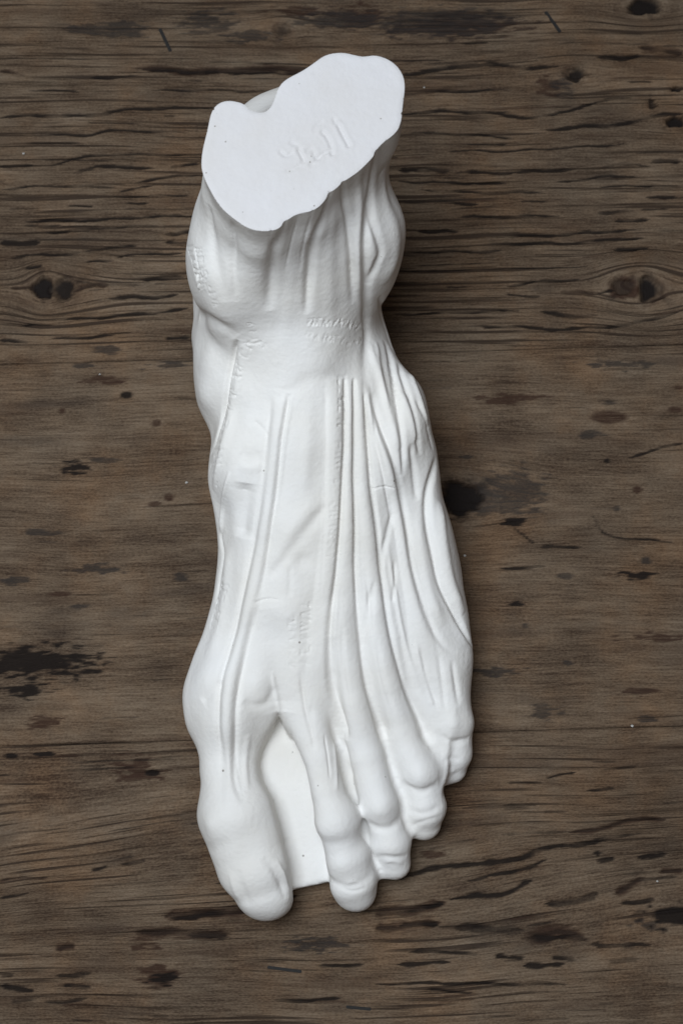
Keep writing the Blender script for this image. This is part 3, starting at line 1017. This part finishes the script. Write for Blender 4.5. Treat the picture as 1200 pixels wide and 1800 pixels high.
# dark cracks in the photograph: points, width in pixels, colour (d dirt, r rust)
CR = [
    ([(240, 118), (340, 124), (450, 120), (530, 124)], 15, 'r'), ([(250, 121), (400, 125), (525, 127)], 8, 'd'), ([(160, 136), (240, 133)], 6, 'd'), ([(0, 124), (42, 132)], 8, 'r'), ([(50, 157), (140, 160)], 4, 'd'),
    ([(270, 158), (370, 158), (480, 160)], 4, 'd'), ([(0, 206), (60, 202), (150, 203), (240, 190), (370, 188)], 7, 'd'), ([(55, 236), (150, 236), (200, 228), (330, 232)], 5, 'd'),
    ([(85, 290), (160, 273), (240, 270), (330, 272)], 5, 'd'), ([(130, 303), (180, 292), (270, 296)], 8, 'd'), ([(300, 292), (350, 288)], 5, 'd'), ([(240, 320), (280, 312), (350, 306)], 5, 'd'),
    ([(0, 332), (80, 326), (200, 328)], 5, 'd'), ([(210, 335), (270, 326)], 4, 'd'), ([(45, 388), (160, 386), (260, 380), (350, 378)], 6, 'd'), ([(120, 362), (165, 362)], 4, 'd'),
    ([(220, 357), (260, 355)], 4, 'd'), ([(0, 428), (70, 424)], 11, 'd'), ([(80, 408), (200, 400), (280, 396)], 5, 'd'), ([(290, 410), (350, 408)], 8, 'd'), ([(290, 426), (350, 428)], 7, 'd'),
    ([(40, 395), (110, 396)], 4, 'd'), ([(0, 290), (60, 291)], 5, 'd'), ([(200, 345), (330, 342)], 3, 'd'),
    ([(700, 132), (760, 122), (850, 112), (930, 118), (980, 116)], 8, 'd'), ([(710, 163), (800, 160), (900, 156)], 5, 'd'), ([(700, 200), (770, 195), (860, 198), (940, 206), (1000, 192), (1070, 175)], 7, 'd'),
    ([(950, 228), (1050, 220), (1110, 214), (1160, 200), (1200, 200)], 8, 'd'), ([(1050, 100), (1090, 102), (1125, 95)], 9, 'd'), ([(1125, 83), (1200, 92)], 18, 'r'), ([(720, 232), (830, 236), (900, 242)], 4, 'd'),
    ([(790, 264), (900, 264), (1000, 258), (1100, 252)], 4, 'd'), ([(700, 298), (790, 298)], 9, 'd'), ([(800, 302), (900, 302), (1010, 297)], 7, 'd'), ([(1060, 292), (1100, 288), (1140, 290)], 5, 'd'),
    ([(1145, 284), (1195, 282)], 10, 'd'), ([(700, 318), (890, 322)], 5, 'd'), ([(980, 320), (1060, 310), (1120, 308)], 5, 'd'), ([(1055, 328), (1150, 325)], 4, 'd'), ([(740, 333), (860, 338), (950, 337)], 5, 'd'),
    ([(1135, 347), (1190, 345)], 6, 'd'), ([(700, 352), (770, 354), (840, 358)], 7, 'd'), ([(810, 380), (870, 380), (980, 378)], 5, 'd'), ([(1050, 373), (1110, 371)], 6, 'd'), ([(1080, 387), (1140, 386)], 6, 'd'),
    ([(735, 406), (780, 405), (805, 408)], 6, 'd'), ([(860, 415), (980, 412), (1070, 406), (1150, 402)], 6, 'd'), ([(860, 428), (940, 427), (1010, 426), (1080, 420), (1130, 418)], 6, 'd'),
    ([(720, 442), (830, 442), (880, 440)], 5, 'd'), ([(1080, 440), (1140, 434)], 6, 'd'), ([(890, 502), (950, 494), (1020, 490)], 5, 'd'), ([(985, 514), (1020, 512), (1045, 516)], 10, 'r'), ([(1050, 516), (1080, 510)], 5, 'd'),
    ([(890, 518), (950, 520)], 4, 'd'), ([(690, 552), (800, 548), (910, 545)], 5, 'd'), ([(950, 548), (1000, 554), (1050, 555)], 7, 'd'), ([(820, 574), (900, 573), (970, 578), (1100, 570), (1190, 548)], 6, 'd'),
    ([(20, 452), (60, 448), (140, 444)], 6, 'd'), ([(150, 440), (200, 434), (240, 432)], 5, 'd'), ([(205, 450), (250, 446), (320, 444)], 5, 'd'), ([(45, 470), (75, 466)], 5, 'd'), ([(150, 460), (200, 458)], 5, 'd'),
    ([(250, 492), (290, 486), (320, 486)], 8, 'd'), ([(190, 523), (250, 522), (310, 518)], 8, 'd'), ([(110, 562), (160, 558), (220, 553), (290, 547), (330, 542)], 6, 'd'), ([(40, 572), (90, 570)], 5, 'd'),
    ([(90, 595), (150, 592), (230, 584)], 5, 'd'), ([(0, 598), (50, 600)], 7, 'd'), ([(290, 596), (335, 592)], 6, 'd'), ([(130, 510), (160, 500), (190, 502)], 9, 'r'), ([(20, 505), (60, 503)], 6, 'r'),
    ([(1105, 806), (1160, 786), (1200, 780)], 5, 'd'), ([(1040, 905), (1070, 940), (1180, 952)], 4, 'd'), ([(950, 962), (1020, 960)], 6, 'd'), ([(905, 930), (940, 955)], 5, 'd'), ([(880, 998), (960, 996)], 5, 'd'),
    ([(0, 1548), (85, 1541)], 6, 'r'), ([(0, 1580), (50, 1568)], 4, 'd'), ([(160, 1530), (190, 1523)], 5, 'd'), ([(215, 1518), (255, 1512)], 6, 'd'), ([(290, 1612), (340, 1606), (420, 1600), (520, 1575)], 18, 'r'),
    ([(300, 1614), (400, 1604)], 9, 'd'), ([(240, 1640), (290, 1638), (340, 1642), (400, 1640)], 18, 'r'), ([(330, 1645), (400, 1646)], 8, 'd'), ([(0, 1735), (60, 1740)], 8, 'd'), ([(110, 1735), (160, 1733)], 7, 'd'), ([(20, 1760), (60, 1758)], 7, 'd'), ([(80, 1762), (150, 1756)], 6, 'd'), ([(0, 1712), (22, 1714)], 7, 'd'),
    ([(100, 1670), (130, 1660)], 12, 'r'), ([(100, 1715), (160, 1712)], 7, 'd'),
    ([(660, 1546), (700, 1540), (790, 1522), (880, 1515), (960, 1492), (1040, 1480), (1130, 1462)], 8, 'd'), ([(820, 1548), (900, 1532), (960, 1512)], 6, 'd'), ([(790, 1580), (880, 1572), (905, 1562), (935, 1548)], 8, 'd'),
    ([(660, 1608), (700, 1603), (780, 1588)], 18, 'r'), ([(660, 1632), (700, 1630), (770, 1622)], 18, 'r'), ([(700, 1628), (770, 1625)], 8, 'd'), ([(720, 1600), (780, 1590)], 8, 'd'), ([(800, 1630), (850, 1634), (920, 1636)], 12, 'd'), ([(920, 1650), (980, 1641), (1030, 1652)], 22, 'r'),
    ([(930, 1648), (1030, 1650)], 10, 'd'), ([(1040, 1660), (1140, 1662)], 8, 'd'), ([(960, 1590), (1010, 1585), (1050, 1570)], 12, 'd'), ([(1080, 1570), (1130, 1545)], 14, 'r'), ([(1090, 1588), (1150, 1580)], 9, 'd'), ([(1160, 1535), (1200, 1530)], 9, 'r'),
    ([(1000, 1465), (1060, 1455), (1120, 1440), (1170, 1440)], 8, 'r'), ([(1050, 1512), (1080, 1508)], 8, 'd'), ([(1120, 1507), (1170, 1500)], 8, 'd'), ([(960, 1368), (1010, 1358)], 4, 'd'), ([(1030, 1392), (1080, 1385)], 5, 'd'),
    ([(1060, 1355), (1120, 1345)], 4, 'd'), ([(700, 1695), (790, 1692)], 7, 'd'), ([(720, 1675), (780, 1672), (840, 1680)], 6, 'd'), ([(870, 1682), (920, 1682)], 8, 'd'), ([(920, 1697), (990, 1696)], 8, 'd'),
    ([(660, 1730), (800, 1728), (880, 1730), (1000, 1730)], 5, 'd'), ([(970, 1684), (1010, 1686)], 8, 'd'), ([(1070, 1692), (1120, 1685)], 7, 'd'), ([(750, 1740), (830, 1744)], 4, 'd'), ([(560, 1700), (640, 1694)], 5, 'd'), ([(480, 1760), (600, 1756)], 5, 'd')]
# blots: u, v, rx, ry, kind, how ragged
BL = [(150, 50, 60, 12, 's', .5), (210, 50, 60, 18, 's', .55), (370, 40, 55, 28, 's', .5), (440, 62, 60, 14, 's', .6), (770, 38, 160, 34, 's', .32), (800, 45, 150, 26, 'r', .4), (600, 34, 90, 22, 's', .4), (640, 30, 60, 26, 'r', .55), (965, 152, 36, 22, 'r', .45), (990, 150, 20, 24, 's', .6), (1100, 505, 32, 22, 'r', .5),
      (190, 615, 34, 9, 's', .35), (145, 642, 26, 6, 's', .5), (275, 743, 9, 7, 'r', .1), (297, 873, 10, 8, 'r', .1), (272, 885, 11, 5, 'r', .3), (110, 722, 7, 6, 'r', .2), (222, 694, 13, 7, 'd', .1), (180, 668, 40, 9, 'r', .5),
      (130, 820, 26, 13, 'd', .55), (185, 808, 28, 6, 's', .35), (75, 935, 34, 7, 's', .4), (70, 1165, 100, 32, 'd', .52), (40, 1160, 60, 24, 'd', .3), (45, 1215, 34, 15, 'd', .55), (75, 1270, 34, 10, 'r', .5), (20, 1328, 13, 5, 'd', .1),
      (78, 1326, 18, 5, 'd', .45), (268, 1358, 13, 6, 'd', .1), (320, 1015, 17, 9, 's', .4), (105, 1045, 26, 5, 'r', .3), (140, 1065, 18, 7, 's', .4), (280, 1715, 38, 20, 'r', .4), (290, 1720, 30, 10, 'd', .6),
      (1180, 1610, 50, 22, 'd', .4), (1140, 1625, 26, 10, 's', .5), (1070, 733, 34, 13, 'r', .05), (1186, 720, 14, 7, 'r', .1), (1070, 705, 16, 6, 's', .4), (1192, 681, 10, 4, 'r', .1), (1067, 809, 6, 5, 'd', .1), (895, 868, 62, 46, 's', .45), (860, 880, 34, 30, 's', .4),
      (900, 916, 24, 10, 'd', .45), (1110, 1012, 34, 10, 'd', .55), (1135, 985, 9, 9, 's', .3), (995, 1012, 16, 7, 's', .3), (908, 1060, 11, 6, 'd', .4), (922, 1100, 7, 5, 's', .2), (1040, 765, 24, 8, 's', .5), (820, 802, 12, 6, 's', .4),
      (1118, 860, 10, 8, 'r', .3), (1085, 893, 8, 6, 's', .3), (996, 1165, 12, 5, 's', .4), (960, 1250, 26, 14, 's', .6), (760, 1502, 20, 6, 'r', .3), (1130, 1215, 34, 8, 'r', .5), (1140, 1265, 16, 7, 's', .5), (1050, 1500, 6, 5, 'd', .1), (240, 1350, 40, 20, 'r', .7), (170, 1000, 40, 10, 's', .65), (30, 1020, 30, 8, 's', .6), (300, 640, 50, 10, 's', .7), (250, 1660, 30, 10, 'r', .6),
      (1090, 640, 60, 10, 's', .7), (900, 700, 60, 10, 'r', .75), (870, 1180, 60, 10, 's', .75), (1150, 1120, 50, 8, 'r', .75), (560, 1660, 50, 14, 's', .7), (520, 20, 70, 10, 'r', .6)]

r2 = random.Random(21)
FIBRES = []                                     # the finer cracks that follow the fibres


def fibre(u, v, length, width, kind, strength):
    x, y = tp(u, v)
    L = length * PX
    n = max(4, int(L / .35))
    pts = [(x, y)]
    for i in range(n):
        e = .02
        a, b, c = (float(grain(np.array([q[0]]), np.array([q[1]]))[0]) for q in ((x, y), (x + e, y), (x, y + e)))
        sl = -(b - a) / max(c - a, .004)
        sl = max(-.6, min(.6, sl))
        x += L / n
        y += sl * L / n + r2.uniform(-.012, .012)
        pts.append((x, y))
    FIBRES.append((np.array(pts), width, kind, strength))


for i in range(150):
    fibre(r2.uniform(-250, 1350), r2.uniform(70, 610), r2.lognormvariate(4.2, .6), r2.uniform(2, 4.5), 'd' if r2.random() < .75 else 'r', r2.uniform(.35, .9))
for i in range(60):
    fibre(r2.uniform(-250, 1350), r2.uniform(640, 1290), r2.lognormvariate(3.7, .6), r2.uniform(2, 4.5), r2.choice('drs'), r2.uniform(.15, .5))
for i in range(130):
    fibre(r2.uniform(-250, 1350), r2.uniform(1310, 1850), r2.lognormvariate(4.0, .55), r2.uniform(2, 4.5), 'd' if r2.random() < .6 else 'r', r2.uniform(.25, .75))


def wood_fields(x, y):
    """x, y flat arrays (cm) -> height and the four colour amounts"""
    n = len(x)
    g = grain(x, y)
    A = {k: np.zeros(n, np.float32) for k in 'drs'}
    z = np.zeros(n, np.float32)
    late = fbm(x * .12 + 3, g * 3.2, 40, 4)
    fineg = fbm(x * .35, g * 9.0, 50, 3)
    blot = fbm(x * .5, y * .9, 60, 3)
    fleck = vnoise(x * 1.1, g * 8.0, 70)
    tone = (.45 + .12 * late + .06 * fineg + .28 * blot).astype(np.float32)
    z += (.022 * late + .012 * fineg).astype(np.float32)
    A['r'] += np.clip(fbm(x * .25, g * 2.0, 80, 3) * 1.6 - .45, 0, .55).astype(np.float32) * .6
    A['s'] += np.clip(fbm(x * .4, g * 1.4, 90, 3) * 1.7 - .55, 0, .6).astype(np.float32) * .5
    rag = fbm(x * 2.6, g * 11.0, 30, 3)
    rag2 = fbm(x * 1.3, g * 4.0, 33, 2)

    def line(P, half, kind, strength, deep):
        lo, hi = P.min(0) - half * 1.6, P.max(0) + half * 1.6
        m = np.flatnonzero((x > lo[0]) & (x < hi[0]) & (y > lo[1]) & (y < hi[1]))
        if not len(m):
            return
        px, py = x[m], y[m]
        best = np.full(len(m), 1e9)
        f = np.zeros(len(m))
        T = len(P) - 1
        for i in range(T):
            a, e = P[i], P[i + 1] - P[i]
            t = np.clip(((px - a[0]) * e[0] + (py - a[1]) * e[1]) / (e @ e + 1e-9), 0, 1)
            d = (px - a[0] - e[0] * t) ** 2 + (py - a[1] - e[1] * t) ** 2
            b = d < best
            best[b] = d[b]
            f[b] = (i + t[b]) / T
        w = half * (.95 + .8 * rag[m]) * np.clip(np.minimum(f, 1 - f) * 7 + .25, 0, 1)
        q = np.clip(1.25 - np.sqrt(best) / np.maximum(w, .004), 0, 1)
        q = np.clip(q * 1.7, 0, 1) * np.clip(.95 + 1.0 * rag2[m], 0, 1)
        A[kind][m] = np.maximum(A[kind][m], q * strength)
        z[m] -= deep * q

    for P, w, kind in CR:
        W = spline(np.array([tp(u, v) for u, v in P]), 6)
        W = W + np.stack([np.zeros(len(W)), .03 * np.sin(W[:, 0] * 3.1 + W[0, 1] * 7)], 1)
        line(W, w * PX * .55, kind, .92 if kind == 'd' else .85, .05 if w < 12 else .07)
        if kind == 'r':
            line(W + .01, w * PX * .3, 'd', .6, .03)
    for W, w, kind, st in FIBRES:
        line(W, w * PX * .55, kind, st, .03 * st)
    for u, v, rx, ry, kind, ragged in BL:
        bx, by = tp(u, v)
        rx, ry = rx * PX, ry * PX
        m = np.flatnonzero((np.abs(x - bx) < rx * 1.5) & (np.abs(y - by) < ry * 1.5))
        if not len(m):
            continue
        e = 1 - np.sqrt(((x[m] - bx) / rx) ** 2 + ((y[m] - by) / ry) ** 2)
        q = np.clip((e + ragged * 1.9 * rag[m] - ragged * .25 + .12) * 3.0, 0, 1) * (1 if kind != 's' else .88)
        A[kind][m] = np.maximum(A[kind][m], q * .95)
        z[m] -= .025 * q
    for kx, ky, rx, ry, d, ring in KN:
        m = np.flatnonzero((np.abs(x - kx) < rx * 2.6) & (np.abs(y - ky) < ry * 2.6))
        if not len(m):
            continue
        an = np.arctan2(y[m] - ky, x[m] - kx)
        q = np.sqrt(((x[m] - kx) / rx) ** 2 + ((y[m] - ky) / ry) ** 2) * (1 + .07 * np.sin(3 * an + kx) + .05 * np.sin(5 * an + ky)) + .28 * rag[m]
        hole = np.clip((1.0 - q) * 4, 0, 1)
        A['d'][m] = np.maximum(A['d'][m], hole * d)
        z[m] -= .22 * hole * d
        halo = np.clip(1.9 - q, 0, 1) * np.clip(.4 + rag2[m] * 1.5, 0, 1)
        A['r'][m] = np.maximum(A['r'][m], .55 * halo * d)
        tone[m] += (.09 * np.sin(q * 7 + kx) * np.clip(2.2 - q, 0, 1)).astype(np.float32)
        rad = np.clip(np.sin(an * 2 + kx * 3) * 9 - 8.3, 0, 1) * np.clip(2.0 - q, 0, 1)
        A['d'][m] = np.maximum(A['d'][m], .8 * rad)
        if ring:
            rr = np.exp(-((q - .72) / .10) ** 2) * np.clip(.5 + 1.6 * rag2[m], 0, 1)
            A['d'][m] *= 1 - .75 * rr
            tone[m] += .22 * rr
            z[m] += .10 * rr
            A['r'][m] = np.maximum(A['r'][m], .5 * rr)
    # splits are common in the upper board, rare in the middle one
    crack = np.where(y > 5.7, .30 + .7 * blot, np.where(y > -8.2, -.75 + .9 * blot, .05 + .9 * blot))
    return z, tone, A['d'], A['s'], A['r'], g, crack


def seam_line(p, q):
    a, b = tp(*p), tp(*q)
    k = (b[1] - a[1]) / (b[0] - a[0])
    return a[1] - k * a[0], k


SEAMS = [(-36.0, .01), (-22.3, .012), seam_line((0, 1311), (1200, 1276)), seam_line((0, 640), (1200, 605)), (23.6, .01), (37.0, .01)]
tabletop = bpy.data.objects.new('tabletop', None)
COL.objects.link(tabletop)
tag(tabletop, 'worn grey-brown wooden table top of wide old planks under the plaster foot', 'table top', kind='structure')
XS = np.concatenate([np.arange(-34, -15, .6), np.arange(-15, 14.5, .1), np.arange(14.5, 34, .6)])
planks = []
for i in range(5):
    (a0, k0), (a1, k1) = SEAMS[i], SEAMS[i + 1]
    lo, hi = a0, a1
    ya, yb = max(lo, -19.0), min(hi, 22.0)
    ys = [np.arange(lo, ya, .6)] if ya > lo else []
    if yb > ya:
        ys.append(np.arange(ya, yb, .023))
    if hi > max(yb, lo):
        ys.append(np.arange(max(yb, lo), hi, .6))
    t = np.concatenate(ys + [[hi]])
    t = np.unique(np.round((t - lo) / (hi - lo), 6))
    Xg, Tg = np.meshgrid(XS, t, indexing='ij')
    gap = .006
    y0, y1 = a0 + k0 * Xg + gap, a1 + k1 * Xg - gap
    Yg = y0 + (y1 - y0) * Tg
    z, tone, dd, ss, rr, gg, ck = wood_fields(Xg.ravel(), Yg.ravel())
    edge = np.minimum(Yg - y0, y1 - Yg).ravel()
    wob = .5 + .5 * vnoise(Xg.ravel() * .6, Yg.ravel() * 0 + i, 17)
    z -= (.03 * np.clip(1 - edge / .07, 0, 1) ** 2 * (.4 + wob)).astype(np.float32)
    dd = np.maximum(dd, np.clip(1 - edge / (.03 + .05 * wob), 0, 1) * .5 * wob)
    z = z - .03
    nx, nt_ = Xg.shape
    idx = np.arange(nx * nt_).reshape(nx, nt_)
    quads = np.stack([idx[:-1, :-1], idx[1:, :-1], idx[1:, 1:], idx[:-1, 1:]], -1).reshape(-1, 4)
    VV = np.stack([Xg.ravel(), Yg.ravel(), z], 1)
    # sides and underside
    ring = np.concatenate([idx[:, 0], idx[-1, 1:], idx[-2::-1, -1], idx[0, -2:0:-1]])
    base = len(VV)
    low = VV[ring].copy()
    low[:, 2] = -2.6
    VV = np.vstack([VV, low])
    k = np.arange(len(ring))
    kn = (k + 1) % len(ring)
    side = np.stack([ring[k], base + k, base + kn, ring[kn]], 1)
    quads = np.vstack([quads, side])
    me = mesh_from('plank', VV * S, quads)
    nv = len(low)
    for name, arr in (('tone', tone), ('dirt', dd), ('stain', ss), ('rust', rr), ('fibre', gg + i * 3.7), ('crack', ck)):
        at = me.attributes.new(name, 'FLOAT', 'POINT')
        at.data.foreach_set('value', np.concatenate([arr if name in ('fibre', 'crack') else np.clip(arr, 0, 1), arr[ring] if name == 'fibre' else np.full(nv, .3)]).astype(np.float32))
    planks.append(add_obj('plank', me, M_wood, tabletop))


# staples hammered into the wood
def staple(u0, v0, u1, v1, w, plank):
    a, b = un(u0, v0, -.01), un(u1, v1, -.01)
    d = b - a
    L = np.linalg.norm(d)
    bm = bmesh.new()
    bmesh.ops.create_cube(bm, size=1.0)
    for vt in bm.verts:
        vt.co = Vector((vt.co.x * L, vt.co.y * w, vt.co.z * .08 - .02))
        if abs(vt.co.x) > L * .4:
            vt.co.z -= .01
    bmesh.ops.bevel(bm, geom=bm.edges[:], offset=.018, segments=2, affect='EDGES')
    bmesh.ops.scale(bm, vec=(S, S, S), verts=bm.verts)
    me = bpy.data.meshes.new('staple')
    bm.to_mesh(me)
    bm.free()
    o = add_obj('staple', me, M_iron, plank)
    o.location = (a + b) / 2 * S
    o.rotation_euler = (0, 0, math.atan2(d[1], d[0]))


staple(281, 50, 300, 90, .13, planks[3])
staple(958, 20, 984, 56, .13, planks[3])
staple(470, 1700, 530, 1708, .10, planks[1])
staple(608, 1770, 652, 1774, .10, planks[1])

# ------------------------------------------------------------------ the plaster foot as objects
foot = bpy.data.objects.new('foot_cast', None)
COL.objects.link(foot)
tag(foot, 'white plaster cast of a skinned left foot, sawn off above the ankle, standing on planks', 'sculpture')
fc = V[Q].mean(1)
owner = np.zeros(len(Q), np.int32)
START = {'big_toe': 1, 'second_toe': 2, 'third_toe': 2, 'fourth_toe': 2, 'little_toe': 1}
bestd = np.full(len(Q), .30)
cand = np.flatnonzero(fc[:, 1] < -6.6)
PP = fc[cand]
FN = NRM[Q].mean(1)
pcl = proj(PP)
for ti, (nm, (chain_px, k, fl)) in enumerate(TOES.items()):
    C = np.array([(*un(u, v, z), r) for u, v, z, r in chain_px[START[nm]:]])
    for a, b in zip(C[:-1], C[1:]):
        e = b[:3] - a[:3]
        t = (PP - a[:3]) @ e / (e @ e)
        ok = t > (0 if a is C[0] else -9)
        t = np.clip(t, 0, 1)
        q = PP - a[:3] - t[:, None] * e
        d = np.linalg.norm(q, axis=1) - (a[3] + (b[3] - a[3]) * t)
        low = (PP[:, 2] < 1.0) & (np.linalg.norm(q[:, :2], axis=1) < a[3] + .1)
        d = np.where(low, np.minimum(d, .1), d)
        m = (d < bestd[cand]) & ok
        owner[cand[m]] = ti + 1
        bestd[cand[m]] = d[m]
# plaster webs between the toes are flat and low
inA = poly_sdf(fc[cand][:, 0], fc[cand][:, 1], np.array([un(u, v, .7)[:2] for u, v in WEB_A])) < .1
inB = poly_sdf(fc[cand][:, 0], fc[cand][:, 1], np.array([un(u, v, .7)[:2] for u, v in WEB_B])) < .1
wz = np.where(inA, web_a_z(fc[cand][:, 1]), web_b_z(fc[cand][:, 1]))
flat = (FN[cand][:, 2] > .88) & (np.abs(fc[cand][:, 2] - wz) < .10) & (inA | inB)
edgew = (fc[cand][:, 2] < wz) & (owner[cand] == 0) & (inA | inB)
owner[cand[flat | edgew]] = 6
PARTS = ['foot_body'] + list(TOES) + ['toe_web']
for i, nm in enumerate(PARTS):
    q = Q[owner == i]
    used, inv = np.unique(q, return_inverse=True)
    me = mesh_from(nm, V[used] * S, inv.reshape(-1, 4))
    me.normals_split_custom_set_from_vertices(NRM[used].astype(np.float32))
    add_obj(nm, me, M_plaster, foot)

# the sawn face
A_, B_ = Q.ravel(), np.roll(Q, -1, 1).ravel()
top = (V[A_, 2] > ZCUT - 1e-6) & (V[B_, 2] > ZCUT - 1e-6)
key = np.minimum(A_, B_).astype(np.int64) * len(V) + np.maximum(A_, B_)
uk, inv, cnt = np.unique(key, return_inverse=True, return_counts=True)
bd = top & (cnt[inv] == 1)
nxt = dict(zip(A_[bd].tolist(), B_[bd].tolist()))
loops = []
left = set(nxt)
while left:
    s0 = next(iter(left))
    lp, c = [], s0
    while c in left:
        left.discard(c)
        lp.append(c)
        c = nxt.get(c, -1)
    loops.append(lp)
loop = max(loops, key=len)[::-1]
RP = V[loop][:, :2]
lo, hi = RP.min(0), RP.max(0)
XX, YY = np.meshgrid(np.arange(lo[0], hi[0], .05), np.arange(lo[1], hi[1], .05), indexing='ij')
sd = poly_sdf(XX, YY, RP[::2]).ravel()
ins = sd < -.035
GP = np.stack([XX.ravel()[ins], YY.ravel()[ins]], 1)
GP += np.random.RandomState(1).uniform(-.012, .012, GP.shape)
pts = [Vector(p) for p in RP.tolist()] + [Vector(p) for p in GP.tolist()]
n = len(RP)
res = delaunay_2d_cdt(pts, [(i, (i + 1) % n) for i in range(n)], [], 1, 1e-6)
CV = np.array([tuple(v) for v in res[0]])
CF = np.array([f for f in res[2] if len(f) == 3])
dz = np.zeros(len(CV))
es = -poly_sdf(CV[:, 0], CV[:, 1], RP[::2])
dz += .03 * np.clip(es / .12, 0, 1) ** .5 + .006 * fbm(CV[:, 0] * 3, CV[:, 1] * 3, 3)
SIGN = [[(595, 222), (604, 240), (613, 257)], [(567, 233), (575, 242), (581, 255), (584, 272)], [(525, 264), (530, 274), (535, 284)], [(552, 273), (558, 279), (565, 273), (577, 266)],
        [(493, 268), (503, 275), (512, 270)], [(505, 301), (518, 297), (531, 288)], [(547, 291), (554, 285), (560, 277)], [(512, 252), (522, 256), (530, 262)], [(587, 210), (590, 218)], [(538, 268), (546, 262), (552, 268)], [(565, 215), (556, 222), (552, 230)]]
DEP = [.09, .07, .08, .06, .05, .04, .04, .04, .05, .04, .03]
for P, dep in zip(SIGN, DEP):
    W = np.array([un(u, v, ZCUT)[:2] for u, v in spline(P, 6)])
    best = np.full(len(CV), 1e9)
    for a, b in zip(W[:-1], W[1:]):
        e = b - a
        t = np.clip(((CV - a) @ e) / (e @ e), 0, 1)
        best = np.minimum(best, ((CV - a - t[:, None] * e) ** 2).sum(1))
    d = np.sqrt(best)
    dz -= dep * .7 * np.exp(-(d / .05) ** 2)
    dz += dep * .15 * np.exp(-((d - .12) / .05) ** 2)
dz[:n] = np.where(np.arange(n) < n, np.minimum(dz[:n], 0), 0) * 0
me = mesh_from('cut_face', np.column_stack([CV, ZCUT + dz]) * S, CF)
cf = add_obj('cut_face', me, M_sawn_dimmed, foot)
cf['label'] = 'flat sawn top of the leg with a scratched signature'

# ------------------------------------------------------------------ crumbs of plaster on the wood
r3 = random.Random(4)
CRUMBS = [(42, 270, 5, 'tiny white plaster crumb at far left, level with the leg'), (745, 154, 4, 'tiny white plaster crumb just right of the sawn leg top'),
          (328, 848, 5, 'tiny white plaster crumb just left of the instep'), (816, 977, 5, 'tiny white plaster crumb below the dark knot beside the foot'),
          (1110, 1276, 5, 'tiny white plaster crumb on the lower plank joint at right'), (1154, 1549, 4, 'tiny white plaster crumb near the lower right edge'),
          (176, 658, 4, 'tiny white plaster crumb left of the ankle on a rusty stain')]
for u, v, size, lab in CRUMBS:
    bm = bmesh.new()
    bmesh.ops.create_icosphere(bm, subdivisions=1, radius=size * PX * .5)
    for vt in bm.verts:
        vt.co = Vector((vt.co.x * r3.uniform(.7, 1.3), vt.co.y * r3.uniform(.6, 1.1), vt.co.z * r3.uniform(.5, .8)))
    bmesh.ops.scale(bm, vec=(S, S, S), verts=bm.verts)
    me = bpy.data.meshes.new('plaster_crumb')
    bm.to_mesh(me)
    bm.free()
    o = add_obj('plaster_crumb', me, M_crumb)
    p = un(u, v, 0)
    o.location = (p[0] * S, p[1] * S, .0001)
    tag(o, lab, 'crumb', 'plaster crumbs on the planks')
